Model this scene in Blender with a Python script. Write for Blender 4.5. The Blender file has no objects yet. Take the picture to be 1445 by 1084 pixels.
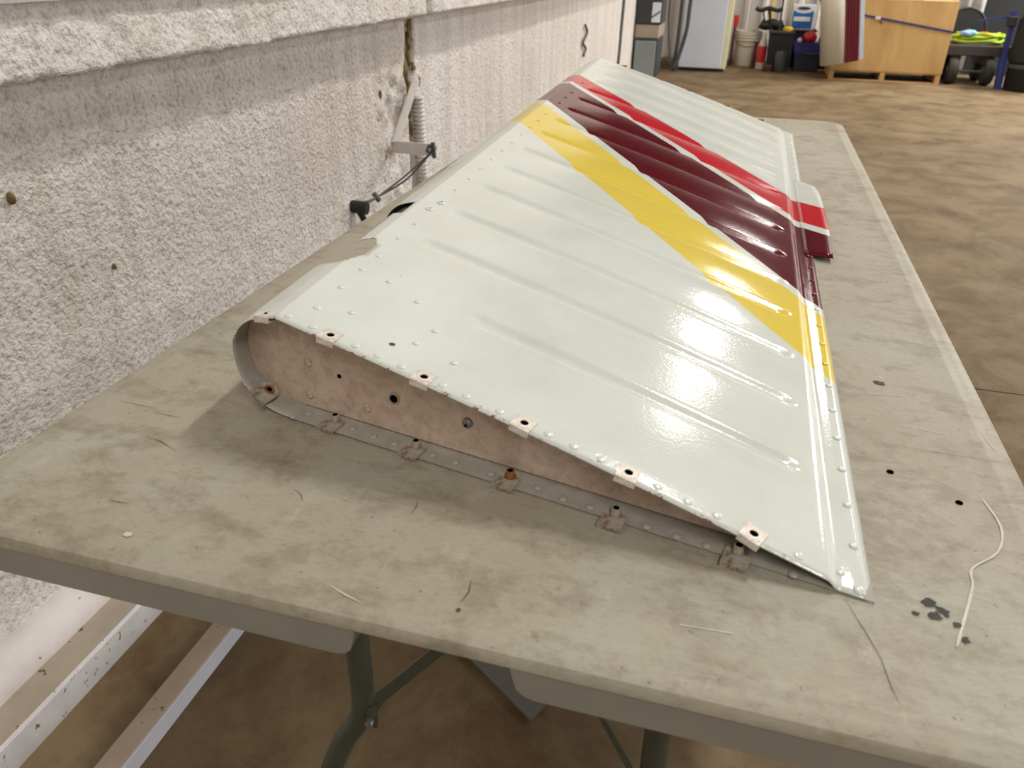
import bpy, bmesh, math, random
from mathutils import Vector, Matrix, noise
random.seed(7)
scn = bpy.context.scene
C = scn.collection
H = 0.735                                  # height of the table top above the floor

# ------------------------------------------------------------------ camera
cam_d = bpy.data.cameras.new('camera')
cam = bpy.data.objects.new('camera', cam_d); C.objects.link(cam)
rx = Vector((0.9625, 0.2708, 0.0151)); up = Vector((-0.144, 0.4632, 0.8744)); fw = Vector((-0.2299, 0.8438, -0.4849))
rx.normalize(); fw = (fw - rx*fw.dot(rx)).normalized(); up = rx.cross(fw)
M3 = Matrix((rx, up, -fw)).transposed()
cam.matrix_world = Matrix.Translation((0.509, -0.2936, 0.3423+H)) @ M3.to_4x4()
cam_d.sensor_width = 36.0; cam_d.lens = 1089.35/1445*36
cam_d.clip_start = 0.02; cam_d.clip_end = 60
cam_d.dof.use_dof = True; cam_d.dof.focus_distance = 0.82; cam_d.dof.aperture_fstop = 12.0
scn.camera = cam

# ------------------------------------------------------------------ world, lamps, exposure
w = bpy.data.worlds.new('World'); scn.world = w; w.use_nodes = True
w.node_tree.nodes['Background'].inputs[0].default_value = (0.75, 0.8, 0.85, 1)
w.node_tree.nodes['Background'].inputs[1].default_value = 0.05

def lamp(name, loc, sx, sy, watts, col=(1.0, 0.975, 0.93)):
    d = bpy.data.lights.new(name, 'AREA'); d.shape = 'RECTANGLE'; d.size = sx; d.size_y = sy
    d.energy = watts; d.color = col
    o = bpy.data.objects.new(name, d); C.objects.link(o); o.location = loc
    return o
LZ = 3.0 + H
lamp('ceiling_lamp_or_fill', (1.70, 3.3, 4.2+H), 0.30, 1.5, 125)
lamp('ceiling_lamp_or_fill', (1.92, 7.2, LZ), 0.24, 1.3, 48)
lamp('ceiling_lamp_or_fill', (5.0, 8.7, LZ), 0.30, 2.4, 380)  # added light to brighten the far end, kept out of the panel's reflections
lamp('ceiling_lamp_or_fill', (1.6, -2.3, LZ), 0.30, 2.4, 62)  # fill added behind the camera to lift the end rib
door = lamp('cool_side_fill', (7.85, 1.4, 1.9), 3.4, 6.0, 118, (0.84, 0.92, 1.0))      # added cool fill before the solid right wall, no opening there
door.rotation_euler = (0, math.radians(90), 0)  # turn the added fill to face the left wall
scn.view_settings.view_transform = 'Standard'; scn.view_settings.look = 'None'
scn.view_settings.gamma = 1.0; scn.view_settings.use_curve_mapping = False
scn.view_settings.exposure = 0.42

# ------------------------------------------------------------------ materials
def srgb(r, g, b):
    f = lambda c: (c/255/12.92) if c/255 <= 0.04045 else ((c/255+0.055)/1.055)**2.4
    return (f(r), f(g), f(b), 1.0)
class NT:
    def __init__(s, name):
        s.m = bpy.data.materials.new(name); s.m.use_nodes = True; s.t = s.m.node_tree
        s.b = s.t.nodes['Principled BSDF']
    def n(s, typ, **kw):
        nd = s.t.nodes.new(typ)
        for k, v in kw.items():
            if isinstance(k, str) and k.startswith('i_'):
                key = k[2:]; nd.inputs[int(key) if key.isdigit() else key].default_value = v
            else: setattr(nd, k, v)
        return nd
    def l(s, a, b): s.t.links.new(a, b)
    def pos(s, scale=(1, 1, 1)):
        tc = s.n('ShaderNodeTexCoord'); mp = s.n('ShaderNodeMapping'); mp.inputs['Scale'].default_value = scale
        s.l(tc.outputs['Object'], mp.inputs[0]); return mp.outputs[0]
    def noise(s, scale, detail=4, rough=0.6, vec=None, dist=0.0):
        nd = s.n('ShaderNodeTexNoise'); nd.inputs['Scale'].default_value = scale; nd.inputs['Detail'].default_value = detail
        nd.inputs['Roughness'].default_value = rough; nd.inputs['Distortion'].default_value = dist
        s.l(vec if vec is not None else s.pos(), nd.inputs['Vector']); return nd.outputs['Fac']
    def ramp(s, fac, stops):
        r = s.n('ShaderNodeValToRGB'); cr = r.color_ramp
        while len(cr.elements) < len(stops): cr.elements.new(0.5)
        for e, (p, c) in zip(cr.elements, stops): e.position = p; e.color = c
        s.l(fac, r.inputs[0]); return r.outputs[0]
    def mix(s, fac, a, b, mode='MIX'):
        m = s.n('ShaderNodeMix', data_type='RGBA', blend_type=mode)
        for sock, v in ((m.inputs[0], fac), (m.inputs[6], a), (m.inputs[7], b)):
            if hasattr(v, 'links'): s.l(v, sock)
            else: sock.default_value = v
        return m.outputs[2]
    def math(s, op, a, b=0.0):
        m = s.n('ShaderNodeMath', operation=op)
        for sock, v in ((m.inputs[0], a), (m.inputs[1], b)):
            if hasattr(v, 'links'): s.l(v, sock)
            else: sock.default_value = v
        return m.outputs[0]
    def bump(s, h, strength=0.3, dist=0.01):
        b = s.n('ShaderNodeBump'); b.inputs['Strength'].default_value = strength; b.inputs['Distance'].default_value = dist
        s.l(h, b.inputs['Height']); s.l(b.outputs[0], s.b.inputs['Normal']); return b
    def col(s, c):
        if hasattr(c, 'links'): s.l(c, s.b.inputs['Base Color'])
        else: s.b.inputs['Base Color'].default_value = c
    def set(s, rough=0.5, metal=0.0, spec=0.5):
        s.b.inputs['Roughness'].default_value = rough; s.b.inputs['Metallic'].default_value = metal
        s.b.inputs['Specular IOR Level'].default_value = spec
G = lambda v: (v, v, v, 1.0)

def plain(name, rgb, rough=0.5, metal=0.0, var=0.12, scale=30.0, bump=0.0, spec=0.5):
    t = NT(name); c = srgb(*rgb); f = t.noise(scale, 4, 0.6)
    dk = tuple(x*(1-var*2) for x in c[:3])+(1,); lt = tuple(min(1, x*(1+var)) for x in c[:3])+(1,)
    t.col(t.ramp(f, [(0.3, dk), (0.7, lt)])); t.set(rough, metal, spec)
    if bump: t.bump(t.noise(scale*6, 3, 0.6), bump, 0.003)
    return t.m

MT = {}
# stucco wall: rough sprayed coat with damp, dirty runs
t = NT('sprayed_stucco')
p3 = t.pos(); pv = t.pos((1, 7, 0.35))
runs = t.ramp(t.noise(2.2, 3, 0.55, pv), [(0.42, G(0)), (0.68, G(1))])
base = t.ramp(t.noise(1.6, 4, 0.6), [(0.3, srgb(226, 218, 207)), (0.7, srgb(238, 232, 227))])
base = t.mix(t.math('MULTIPLY', runs, 0.38), base, srgb(188, 180, 160))
fine = t.noise(100, 4, 0.62); mid = t.noise(36, 3, 0.55)
pits = t.ramp(fine, [(0.34, G(0.68)), (0.5, G(1))])
t.col(t.mix(1.0, base, pits, 'MULTIPLY'))
t.set(0.92, 0, 0.15)
t.bump(t.math('ADD', t.math('MULTIPLY', fine, 0.65), t.math('MULTIPLY', mid, 0.7)), 0.95, 0.012)
MT['stucco'] = t.m
# concrete floor
t = NT('stained_concrete')
c = t.ramp(t.noise(1.1, 6, 0.62), [(0.3, srgb(112, 94, 69)), (0.5, srgb(123, 105, 79)), (0.72, srgb(132, 115, 89))])
st = t.ramp(t.noise(3.4, 7, 0.68, None, 0.4), [(0.35, srgb(168, 148, 120)), (0.58, G(1))])
sp = t.ramp(t.noise(22, 5, 0.7), [(0.3, G(0.7)), (0.46, G(1))])
c = t.mix(0.75, c, st, 'MULTIPLY'); c = t.mix(0.6, c, sp, 'MULTIPLY'); t.col(c); t.set(0.75, 0, 0.2)
t.bump(t.noise(60, 4, 0.6), 0.12, 0.004); MT['floor'] = t.m
# moulded plastic table top, worn and dirty
t = NT('worn_grey_plastic')
c = t.ramp(t.noise(5.5, 6, 0.62, None, 0.1), [(0.3, srgb(165, 153, 134)), (0.5, srgb(171, 163, 144)), (0.68, srgb(173, 171, 154))])
st = t.ramp(t.noise(17, 8, 0.75, t.pos((1, 1.5, 1)), 0.15), [(0.34, srgb(176, 160, 140)), (0.52, G(1))])
c = t.mix(0.55, c, st, 'MULTIPLY')
fib = t.ramp(t.noise(160, 4, 0.7, t.pos((1, 3, 1))), [(0.35, G(0.8)), (0.6, G(1.0))])
c = t.mix(0.5, c, fib, 'MULTIPLY')
c = t.mix(t.ramp(t.noise(75, 5, 0.7), [(0.62, G(0)), (0.72, G(0.55))]), c, srgb(128, 110, 94))
c = t.mix(t.ramp(t.noise(190, 3, 0.6), [(0.70, G(0)), (0.74, G(0.7))]), c, srgb(92, 78, 66))
c = t.mix(t.ramp(t.noise(42, 6, 0.7, t.pos((1, 0.35, 1))), [(0.60, G(0)), (0.74, G(0.35))]), c, srgb(206, 200, 186)); t.col(c); t.set(0.55, 0, 0.35)
t.bump(t.noise(420, 2, 0.5), 0.12, 0.001); MT['table'] = t.m
MT['table_side'] = plain('grey_plastic_apron', (142, 137, 124), 0.55, 0, 0.05, 14, 0.05)

# striped paint on the metal skin, laid out by the skin's own chord (s) and span (t)
YEL, MAR, RED, WHT = (228, 202, 86), (92, 20, 28), (194, 38, 48), (217, 220, 211)
STRIPE = [((-0.283, 0.4757), (-0.286, 0.582), YEL), ((-0.2923, 0.6032), (-0.2318, 0.7329), MAR), ((-0.228, 0.7482), (-0.2096, 0.8051), RED)]
def stripe_rgb(s, tt):
    for (a, b), (a2, b2), c in STRIPE:
        if a*s+b < tt < a2*s+b2: return c
    return WHT
t = NT('striped_skin_paint')
a_s = t.n('ShaderNodeAttribute', attribute_name='chord').outputs['Fac']; a_t = t.n('ShaderNodeAttribute', attribute_name='span').outputs['Fac']
dirt = t.ramp(t.noise(9, 5, 0.65), [(0.3, srgb(209, 211, 201)), (0.6, srgb(*WHT))])
c = dirt
for (a, b), (a2, b2), rgb in STRIPE:
    lo = t.math('GREATER_THAN', t.math('SUBTRACT', a_t, t.math('MULTIPLY', a_s, a)), b)
    hi = t.math('LESS_THAN', t.math('SUBTRACT', a_t, t.math('MULTIPLY', a_s, a2)), b2)
    c = t.mix(t.math('MULTIPLY', lo, hi), c, srgb(*rgb))
edge = t.math('MULTIPLY', t.math('LESS_THAN', a_t, t.math('MULTIPLY', t.math('SUBTRACT', t.noise(60, 5, 0.7), 0.5), 0.03)), t.math('GREATER_THAN', t.noise(210, 4, 0.7), 0.55))
c = t.mix(edge, c, srgb(146, 104, 76))
t.col(c); t.set(0.14, 0, 0.34)
peel = t.noise(330, 2, 0.5); oil = t.noise(7, 2, 0.5)
t.bump(t.math('ADD', t.math('MULTIPLY', peel, 0.13), oil), 0.25, 0.004)
MT['skin'] = t.m
for k, v in dict(white=WHT, yellow=YEL, maroon=MAR, red=RED).items(): MT['paint_'+k] = plain('gloss_paint_'+k, v, 0.25, 0, 0.03, 40)
PAINT = {WHT: 'paint_white', YEL: 'paint_yellow', MAR: 'paint_maroon', RED: 'paint_red'}
MT['inside'] = plain('grey_primer_inside', (168, 162, 150), 0.6, 0, 0.1, 40, 0.1)
t = NT('dusty_brown_rib')
c = t.ramp(t.noise(26, 6, 0.65), [(0.3, srgb(188, 162, 142)), (0.7, srgb(216, 196, 178))])
gr = t.ramp(t.noise(120, 3, 0.7), [(0.35, G(0.72)), (0.55, G(1))]); t.col(t.mix(0.7, c, gr, 'MULTIPLY')); t.set(0.8, 0, 0.2)
MT['rib'] = t.m
t = NT('rusty_clip')
f = t.noise(140, 5, 0.7)
t.col(t.ramp(f, [(0.34, srgb(128, 76, 40)), (0.41, srgb(206, 190, 174)), (0.6, srgb(228, 222, 212))])); t.set(0.5, 0.1)
MT['clip'] = t.m
t = NT('grimy_clip')
t.col(t.ramp(t.noise(130, 5, 0.7), [(0.34, srgb(108, 78, 46)), (0.5, srgb(164, 154, 138)), (0.7, srgb(182, 174, 160))])); t.set(0.6, 0.1)
MT['clip_low'] = t.m
MT['rust'] = plain('rust', (150, 100, 48), 0.8, 0.1, 0.3, 120)
MT['black'] = plain('black_rubber', (22, 22, 22), 0.6, 0, 0.2, 20)
MT['hole'] = plain('dark_hole', (8, 7, 7), 0.9, 0, 0.1, 20, 0, 0.0)
MT['steel'] = plain('bare_steel', (150, 148, 142), 0.4, 0.7, 0.1, 60)
MT['leg'] = plain('dark_green_grey_tube', (78, 80, 68), 0.45, 0.1, 0.08, 30)
def speckled(name, rgb, rough, speck=(112, 98, 78), sc=70, th=0.64):
    t = NT(name); c = srgb(*rgb); b = t.ramp(t.noise(9, 5, 0.65), [(0.3, tuple(x*0.8 for x in c[:3])+(1,)), (0.65, c)])
    m = t.ramp(t.noise(sc, 3, 0.6), [(th, G(0)), (th+0.03, G(1))]); t.col(t.mix(m, b, srgb(*speck))); t.set(rough, 0, 0.3)
    t.bump(t.noise(40, 4, 0.6), 0.15, 0.004); return t.m
MT['white_paint'] = plain('white_paint_dirty', (214, 208, 202), 0.6, 0, 0.08, 14, 0.05)
MT['curb'] = speckled('white_kerb_paint', (212, 208, 206), 0.65)
MT['kerb_top'] = speckled('dusty_kerb_top', (168, 154, 138), 0.8, (104, 88, 60), 55, 0.66)
MT['cove_paint'] = speckled('white_cove_paint', (220, 212, 206), 0.6, (140, 120, 96), 60, 0.72)
MT['beam_top'] = speckled('dusty_wood_top', (178, 160, 142), 0.75, (112, 92, 74), 60, 0.66)
MT['beam_side'] = plain('white_beam_side', (206, 206, 214), 0.5, 0, 0.03, 10)
MT['grey_sheet'] = plain('dark_grey_sheet', (98, 94, 86), 0.8, 0, 0.1, 16)
MT['ceiling'] = plain('grey_metal_ceiling', (120, 118, 114), 0.8, 0, 0.03, 3)
MT['far_wall'] = plain('white_metal_cladding', (218, 210, 203), 0.5, 0, 0.05, 3)
MT['mark_dark'] = plain('dark_scratch', (62, 52, 44), 0.8, 0, 0.2, 90)
MT['mark_grey'] = plain('grey_smudge', (72, 70, 66), 0.8, 0, 0.2, 90)
MT['mark_light'] = plain('pale_scratch', (214, 207, 192), 0.7, 0, 0.1, 90)
MT['foam'] = plain('old_yellow_foam', (126, 106, 60), 0.95, 0, 0.3, 60, 0.3)
MT['bolt'] = plain('grey_galvanised', (98, 100, 98), 0.5, 0.5, 0.15, 60)

# ------------------------------------------------------------------ geometry helpers
WORLD = {}
def empty(name, loc):
    o = bpy.data.objects.new(name, None); C.objects.link(o); o.location = loc; o.empty_display_size = 0.1
    WORLD[o.name] = Vector(loc); return o
def tag(o, label=None, cat=None, group=None, kind=None):
    for k, v in (('label', label), ('category', cat), ('group', group), ('kind', kind)):
        if v: o[k] = v
    return o
def thing(name, label, cat, loc, group=None): return tag(empty(name, loc), label, cat, group)
def obj(name, bm, mat, parent=None, smooth=False, solid=None):
    off = WORLD[parent.name] if parent is not None else Vector((0, 0, 0))
    if off.length: bmesh.ops.translate(bm, verts=bm.verts, vec=-off)
    me = bpy.data.meshes.new(name); bm.to_mesh(me); bm.free()
    for m in (mat if isinstance(mat, (list, tuple)) else [mat]): me.materials.append(MT[m])
    if smooth:
        for f in me.polygons: f.use_smooth = True
    o = bpy.data.objects.new(name, me); C.objects.link(o); WORLD[o.name] = off.copy()
    if parent is not None: o.parent = parent
    if smooth == 'auto':
        try: me.set_sharp_from_angle(angle=math.radians(35))
        except Exception: pass
    return o
def inst(name, me, parent, pos, rot=None):
    o = bpy.data.objects.new(name, me); C.objects.link(o); off = WORLD[parent.name]
    o.parent = parent; m = Matrix.Translation(Vector(pos)-off)
    o.matrix_local = m @ (rot.to_4x4() if rot is not None else Matrix.Identity(4)); WORLD[o.name] = Vector(pos); return o
def B(): return bmesh.new()
def box(bm, x0, x1, y0, y1, z0, z1, bev=0.0, mi=0):
    b = bmesh.new(); bmesh.ops.create_cube(b, size=1)
    for v in b.verts: v.co = Vector(((x0+x1)/2+v.co.x*(x1-x0), (y0+y1)/2+v.co.y*(y1-y0), (z0+z1)/2+v.co.z*(z1-z0)))
    if bev: bmesh.ops.bevel(b, geom=b.edges[:], offset=bev, segments=2, affect='EDGES', profile=0.5)
    return merge(bm, b, mi)
def merge(bm, b, mi=0):
    mp = {v: bm.verts.new(v.co) for v in b.verts}
    for f in b.faces:
        try: nf = bm.faces.new([mp[v] for v in f.verts]); nf.material_index = mi
        except ValueError: pass
    b.free(); return bm
def prism(bm, pts, axis, a, b_, mi=0):
    """extrude polygon pts (2-D) along axis from a to b_"""
    def P(u, v, k):
        return {'x': (k, u, v), 'y': (u, k, v), 'z': (u, v, k)}[axis]
    v0 = [bm.verts.new(P(u, v, a)) for u, v in pts]; v1 = [bm.verts.new(P(u, v, b_)) for u, v in pts]
    n = len(pts); fs = []
    for i in range(n): fs.append(bm.faces.new((v0[i], v0[(i+1) % n], v1[(i+1) % n], v1[i])))
    fs.append(bm.faces.new(v0[::-1])); fs.append(bm.faces.new(v1))
    for f in fs: f.material_index = mi
    bmesh.ops.recalc_face_normals(bm, faces=fs); return bm
def tube(bm, path, r, seg=10, caps=True, closed=False):
    path = [Vector(p) for p in path]; rings = []; n = len(path)
    rr = r if isinstance(r, (list, tuple)) else [r]*n
    prev = None
    for i, p in enumerate(path):
        a = path[i-1] if i else (path[-1] if closed else p); b = path[i+1] if i < n-1 else (path[0] if closed else p)
        d = (b-a).normalized()
        if prev is None:
            h = Vector((0, 0, 1)) if abs(d.z) < 0.9 else Vector((1, 0, 0)); u = d.cross(h).normalized()
        else: u = (prev-d*prev.dot(d)).normalized()
        prev = u; v = d.cross(u)
        rings.append([bm.verts.new(p+(u*math.cos(2*math.pi*k/seg)+v*math.sin(2*math.pi*k/seg))*rr[i]) for k in range(seg)])
    m = n if closed else n-1
    for i in range(m):
        A, Bq = rings[i], rings[(i+1) % n]
        for k in range(seg): bm.faces.new((A[k], A[(k+1) % seg], Bq[(k+1) % seg], Bq[k]))
    if caps and not closed:
        bm.faces.new(rings[0][::-1]); bm.faces.new(rings[-1])
    return bm
def lathe(bm, prof, c, seg=24):
    rings = []
    for r, z in prof:
        rings.append([bm.verts.new((c[0]+r*math.cos(2*math.pi*k/seg), c[1]+r*math.sin(2*math.pi*k/seg), c[2]+z)) for k in range(seg)])
    for a, b in zip(rings, rings[1:]):
        for k in range(seg): bm.faces.new((a[k], a[(k+1) % seg], b[(k+1) % seg], b[k]))
    bm.faces.new(rings[0][::-1]); bm.faces.new(rings[-1]); return bm
def curve_pts(pts, n=6):
    P = [Vector(p) for p in pts]; out = []
    for i in range(len(P)-1):
        p0, p1, p2, p3 = P[max(i-1, 0)], P[i], P[i+1], P[min(i+2, len(P)-1)]
        for k in range(n):
            x = k/n
            out.append(0.5*((2*p1)+(p2-p0)*x+(2*p0-5*p1+4*p2-p3)*x*x+(3*p1-p0-3*p2+p3)*x**3))
    out.append(P[-1]); return out
def struct(name, bm, mat, parent=None, **k): return tag(obj(name, bm, mat, parent, **k), kind='structure')

# ================================================================== the setting
WX = -0.5
YF = 10.3
# floor: two slabs with an open joint between them
bm = B()
box(bm, WX-0.3, 8, -5, 1.950, -0.12, 0.0, 0.0); box(bm, WX-0.3, 8, 1.956, 11, -0.12, 0.0, 0.0)
box(bm, WX-0.3, 8, 1.94, 1.966, -0.12, -0.012)
struct('floor', bm, 'floor')
# sprayed wall: an overhanging roll of coating runs along it, open joint near the bracket
def wall_x(y, z):
    zt = z-H
    n1 = noise.noise(Vector((y*5, z*5, 1.7)))*0.004 + noise.noise(Vector((y*21, z*21, 4.0)))*0.0022
    cz = 0.184+0.005*noise.noise(Vector((y*4, 0.3, 9.1)))+0.005*noise.noise(Vector((y*26, 0.3, 2.1)))
    b = 0.0
    if zt > cz: b = 0.073-0.10*min(zt-cz, 0.09)
    elif zt > cz-0.012: b = 0.073*(zt-cz+0.012)/0.012
    b *= 1.0
    rough = 1.0
    if zt > cz-0.006: n1 += 0.0045*noise.noise(Vector((y*38, z*48, 3.3)))+0.004*noise.noise(Vector((y*13, z*16, 8.3)))
    j = 0.0
    if zt < 0.30:
        yj = 2.13+0.03*noise.noise(Vector((z*4, 2.2, 0.4)))
        wj = 0.018+0.014*noise.noise(Vector((z*9, 5.2, 0.4)))
        dj = abs(y-yj)
        if dj < wj+0.02: j = -0.05*(1-max(0, dj-wj)/0.02) if dj > wj else -0.05
        lump = math.exp(-((y-1.97)/0.10)**2)*(1 if zt < 0.03 else 0)
        n1 += lump*0.022*noise.noise(Vector((y*26, z*26, 7.7)))
    return WX+b+n1*rough+j
ys = [-1.4+0.02*i for i in range(0, 90)]+[0.4+0.010*i for i in range(0, 260)]+[3.0+0.05*i for i in range(0, 146)]+[YF]
zs = [0.0, 0.08, 0.1]+[0.12+0.012*i for i in range(60)]+[0.85+0.006*i for i in range(24)]+[1.0+0.02*i for i in range(8)]+[1.2, 1.5, 2.0, 3.0, 5.6]
bm = B(); grid = [[bm.verts.new((wall_x(y, z), y, z)) for z in zs] for y in ys]
for i in range(len(ys)-1):
    for k in range(len(zs)-1): bm.faces.new((grid[i][k], grid[i+1][k], grid[i+1][k+1], grid[i][k+1]))
struct('wall_left', bm, 'stucco', smooth=True)
bm = B()                                              # ribbed metal cladding at the far end
x = WX-0.2; pts = []
while x < 8:
    pts += [(x, YF), (x+0.10, YF), (x+0.12, YF-0.025), (x+0.16, YF-0.025), (x+0.18, YF)]; x += 0.2
v0 = [bm.verts.new((a, b, 0)) for a, b in pts]; v1 = [bm.verts.new((a, b, 2.1)) for a, b in pts]; v2 = [bm.verts.new((a, b, 5.6)) for a, b in pts]
for i in range(len(pts)-1):                           # white below; unseen dark upper part added to dim reflections in the panel
    bm.faces.new((v0[i+1], v0[i], v1[i], v1[i+1])); bm.faces.new((v1[i+1], v1[i], v2[i], v2[i+1])).material_index = 1
MT['added_dark_upper'] = plain('added_dark_upper_wall', (70, 68, 66), 0.6, 0, 0.05, 3)
struct('wall_far', bm, ['far_wall', 'added_dark_upper'])
bm = B(); box(bm, 7.9, 8.0, -5, 11, 0, 5.6); struct('wall_right', bm, 'far_wall')
bm = B(); box(bm, WX-0.3, 8, -4.9, -4.8, 0, 5.6); struct('wall_back', bm, 'far_wall')
bm = B(); box(bm, WX-0.3, 8, -5, 11, 5.5, 5.6); struct('ceiling', bm, 'ceiling')
# metal flashing over the wall coating
bm = B(); prism(bm, [(WX-0.01, H+0.290), (WX+0.082, H+0.279), (WX+0.084, H+0.287), (WX+0.080, H+0.37), (WX-0.01, H+0.37)], 'y', -1.4, YF)
struct('trim_1', bm, 'white_paint')
# kerb and rounded cove along the foot of the wall
bm = B(); prism(bm, [(WX-0.02, 0), (-0.387, 0), (-0.388, 0.052), (-0.392, 0.058), (WX-0.02, 0.060)], 'y', -1.4, 8.9)
for f in bm.faces:
    if f.normal.z > 0.9: f.material_index = 1
kerb = struct('baseboard_left', bm, ['curb', 'kerb_top'])
prof = [(WX-0.03, 0.058)]+[(-0.492+0.046*math.cos(a), 0.062+0.046*math.sin(a)) for a in [math.radians(q) for q in range(-10, 112, 12)]]+[(WX-0.03, 0.10)]
bm = B(); prism(bm, prof, 'y', -1.4, 8.9); obj('cove', bm, 'cove_paint', kerb, smooth='auto')

# ================================================================== folding table
TL, TW = 1.815, 0.76
tab = thing('folding_table', 'long grey plastic folding table with scuffed top pushed against the rough white wall', 'table', (TW/2, TL/2, 0))
def rrect(x0, x1, y0, y1, r, n=6):
    out = []
    for cx, cy, a0 in ((x1-r, y1-r, 0), (x0+r, y1-r, 90), (x0+r, y0+r, 180), (x1-r, y0+r, 270)):
        for i in range(n+1):
            a = math.radians(a0+90*i/n); out.append((cx+r*math.cos(a), cy+r*math.sin(a)))
    return out
# top: moulded sheet with a rolled rim
bm = B(); rings = []
for off, z in ((0.0, -0.010), (0.0, -0.005), (0.002, -0.002), (0.006, -0.0005), (0.011, 0.0), (0.016, 0.0), (0.018, 0.0006), (0.021, 0.0006), (0.023, 0.0)):
    rings.append([bm.verts.new((x, y, H+z)) for x, y in rrect(off, TW-off, off, TL-off, max(0.004, 0.05-off), 8)])
for a, b in zip(rings, rings[1:]):
    for k in range(len(a)): bm.faces.new((a[k], a[(k+1) % len(a)], b[(k+1) % len(a)], b[k]))
bm.faces.new(rings[-1]); bm.faces.new(rings[0][::-1])
top = obj('tabletop', bm, 'table', tab, smooth='auto')
# apron: skirt under the rim, cut away in the middle of the near end
def apron(name, pts, axis, a, b):
    bm = B(); prism(bm, pts, axis, a, b)
    obj(name, bm, 'table_side', tab, smooth='auto')
def rounded_down(x0, x1, zb, r0, r1, zt=-0.0095):
    P = [(x0, H+zt)]
    if r0: P += [(x0+r0*0.15, H+zb+r0*1.2), (x0+r0*0.35, H+zb+r0*0.5), (x0+r0*0.7, H+zb+r0*0.15), (x0+r0*1.2, H+zb)]
    else: P += [(x0, H+zb)]
    if r1: P += [(x1-r1*1.2, H+zb), (x1-r1*0.7, H+zb+r1*0.15), (x1-r1*0.35, H+zb+r1*0.5), (x1-r1*0.15, H+zb+r1*1.2)]
    else: P += [(x1, H+zb)]
    P += [(x1, H+zt)]; return P
apron('apron', rounded_down(0.03, 0.334, -0.0345, 0, 0.012), 'y', 0.001, 0.018)
apron('apron', rounded_down(0.430, TW-0.03, -0.0335, 0.012, 0), 'y', 0.001, 0.018)
apron('apron', [(0.03, H-0.036), (TW-0.03, H-0.036), (TW-0.03, H-0.0095), (0.03, H-0.0095)], 'y', TL-0.018, TL-0.001)
apron('apron', [(0.03, H-0.036), (TL-0.03, H-0.036), (TL-0.03, H-0.0095), (0.03, H-0.0095)], 'x', 0.001, 0.018)
apron('apron', [(0.03, H-0.036), (TL-0.03, H-0.036), (TL-0.03, H-0.0095), (0.03, H-0.0095)], 'x', TW-0.018, TW-0.001)
# wishbone legs
for y, s in ((0.2, 1), (TL-0.2, -1)):
    for xs, xf in ((0.217, 0.105), (0.522, 0.635)):
        d = 1 if xf > xs else -1
        P = curve_pts([(xs, y, H-0.035), (xs, y, H-0.20), (xs, y, H-0.345), (xs+d*0.008, y, H-0.385), (xs+d*0.035, y, H-0.440), (xf-d*0.022, y, H-0.60), (xf, y, H-0.66), (xf, y, 0.02)], 4)
        bm = B(); tube(bm, P, 0.0125, 14); lg = obj('leg', bm, 'leg', tab, smooth='auto')
        bm = B(); lathe(bm, [(0.012, 0), (0.016, 0.002), (0.016, 0.022), (0.013, 0.028)], (xf, y, 0.0), 14); obj('foot_cap', bm, 'black', lg, smooth='auto')
    bm = B(); tube(bm, [(0.11, y, 0.1), (0.63, y, 0.1)], 0.010, 10); obj('crossbar', bm, 'leg', tab, smooth='auto')
    bm = B(); tube(bm, [(0.10, y, H-0.030), (0.66, y, H-0.030)], 0.0125, 12); obj('hinge_bar', bm, 'leg', tab, smooth='auto')
    # flat strap braces running up to a central link
    for xp, xq, zz in ((0.231, 0.372, -0.165), (0.508, 0.378, -0.125)):
        dd = 1 if xq > xp else -1
        bm = B(); P = [(xp, y-s*0.012, H-0.372), (xp+dd*0.003, y-s*0.012, H-0.345), (xp+dd*0.012, y-s*0.010, H-0.326), (xq, y+s*0.01, H+zz)]
        wd = Vector((0.6, 0, 0.4)) if dd < 0 else Vector((-0.55, 0, 0.65))
        wd = wd.normalized()*(0.006 if dd > 0 else 0.0028)
        th = Vector((0, 0.0015, 0))
        rg = []
        for i, p_ in enumerate(P):
            wv = Vector((1, 0, 0)).normalized()*wd.length if i < 2 else wd
            q = Vector(p_); rg.append([bm.verts.new(q+a*wv+b*th) for a, b in ((-1, -1), (1, -1), (1, 1), (-1, 1))])
        for a, b in zip(rg, rg[1:]):
            for k in range(4): bm.faces.new((a[k], a[(k+1) % 4], b[(k+1) % 4], b[k]))
        bm.faces.new(rg[0][::-1]); bm.faces.new(rg[-1])
        br = obj('brace', bm, 'leg', tab)
        bm = B(); tube(bm, [(xp, y-s*0.020, H-0.362), (xp, y-s*0.008, H-0.362)], 0.0045, 12); obj('bolt', bm, 'steel', br, smooth='auto')
    bm = B(); tube(bm, [(0.375, y+s*0.01, H-0.145), (0.375, y+s*0.42, H-0.03)], 0.008, 8); obj('link', bm, 'leg', tab, smooth='auto')
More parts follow.
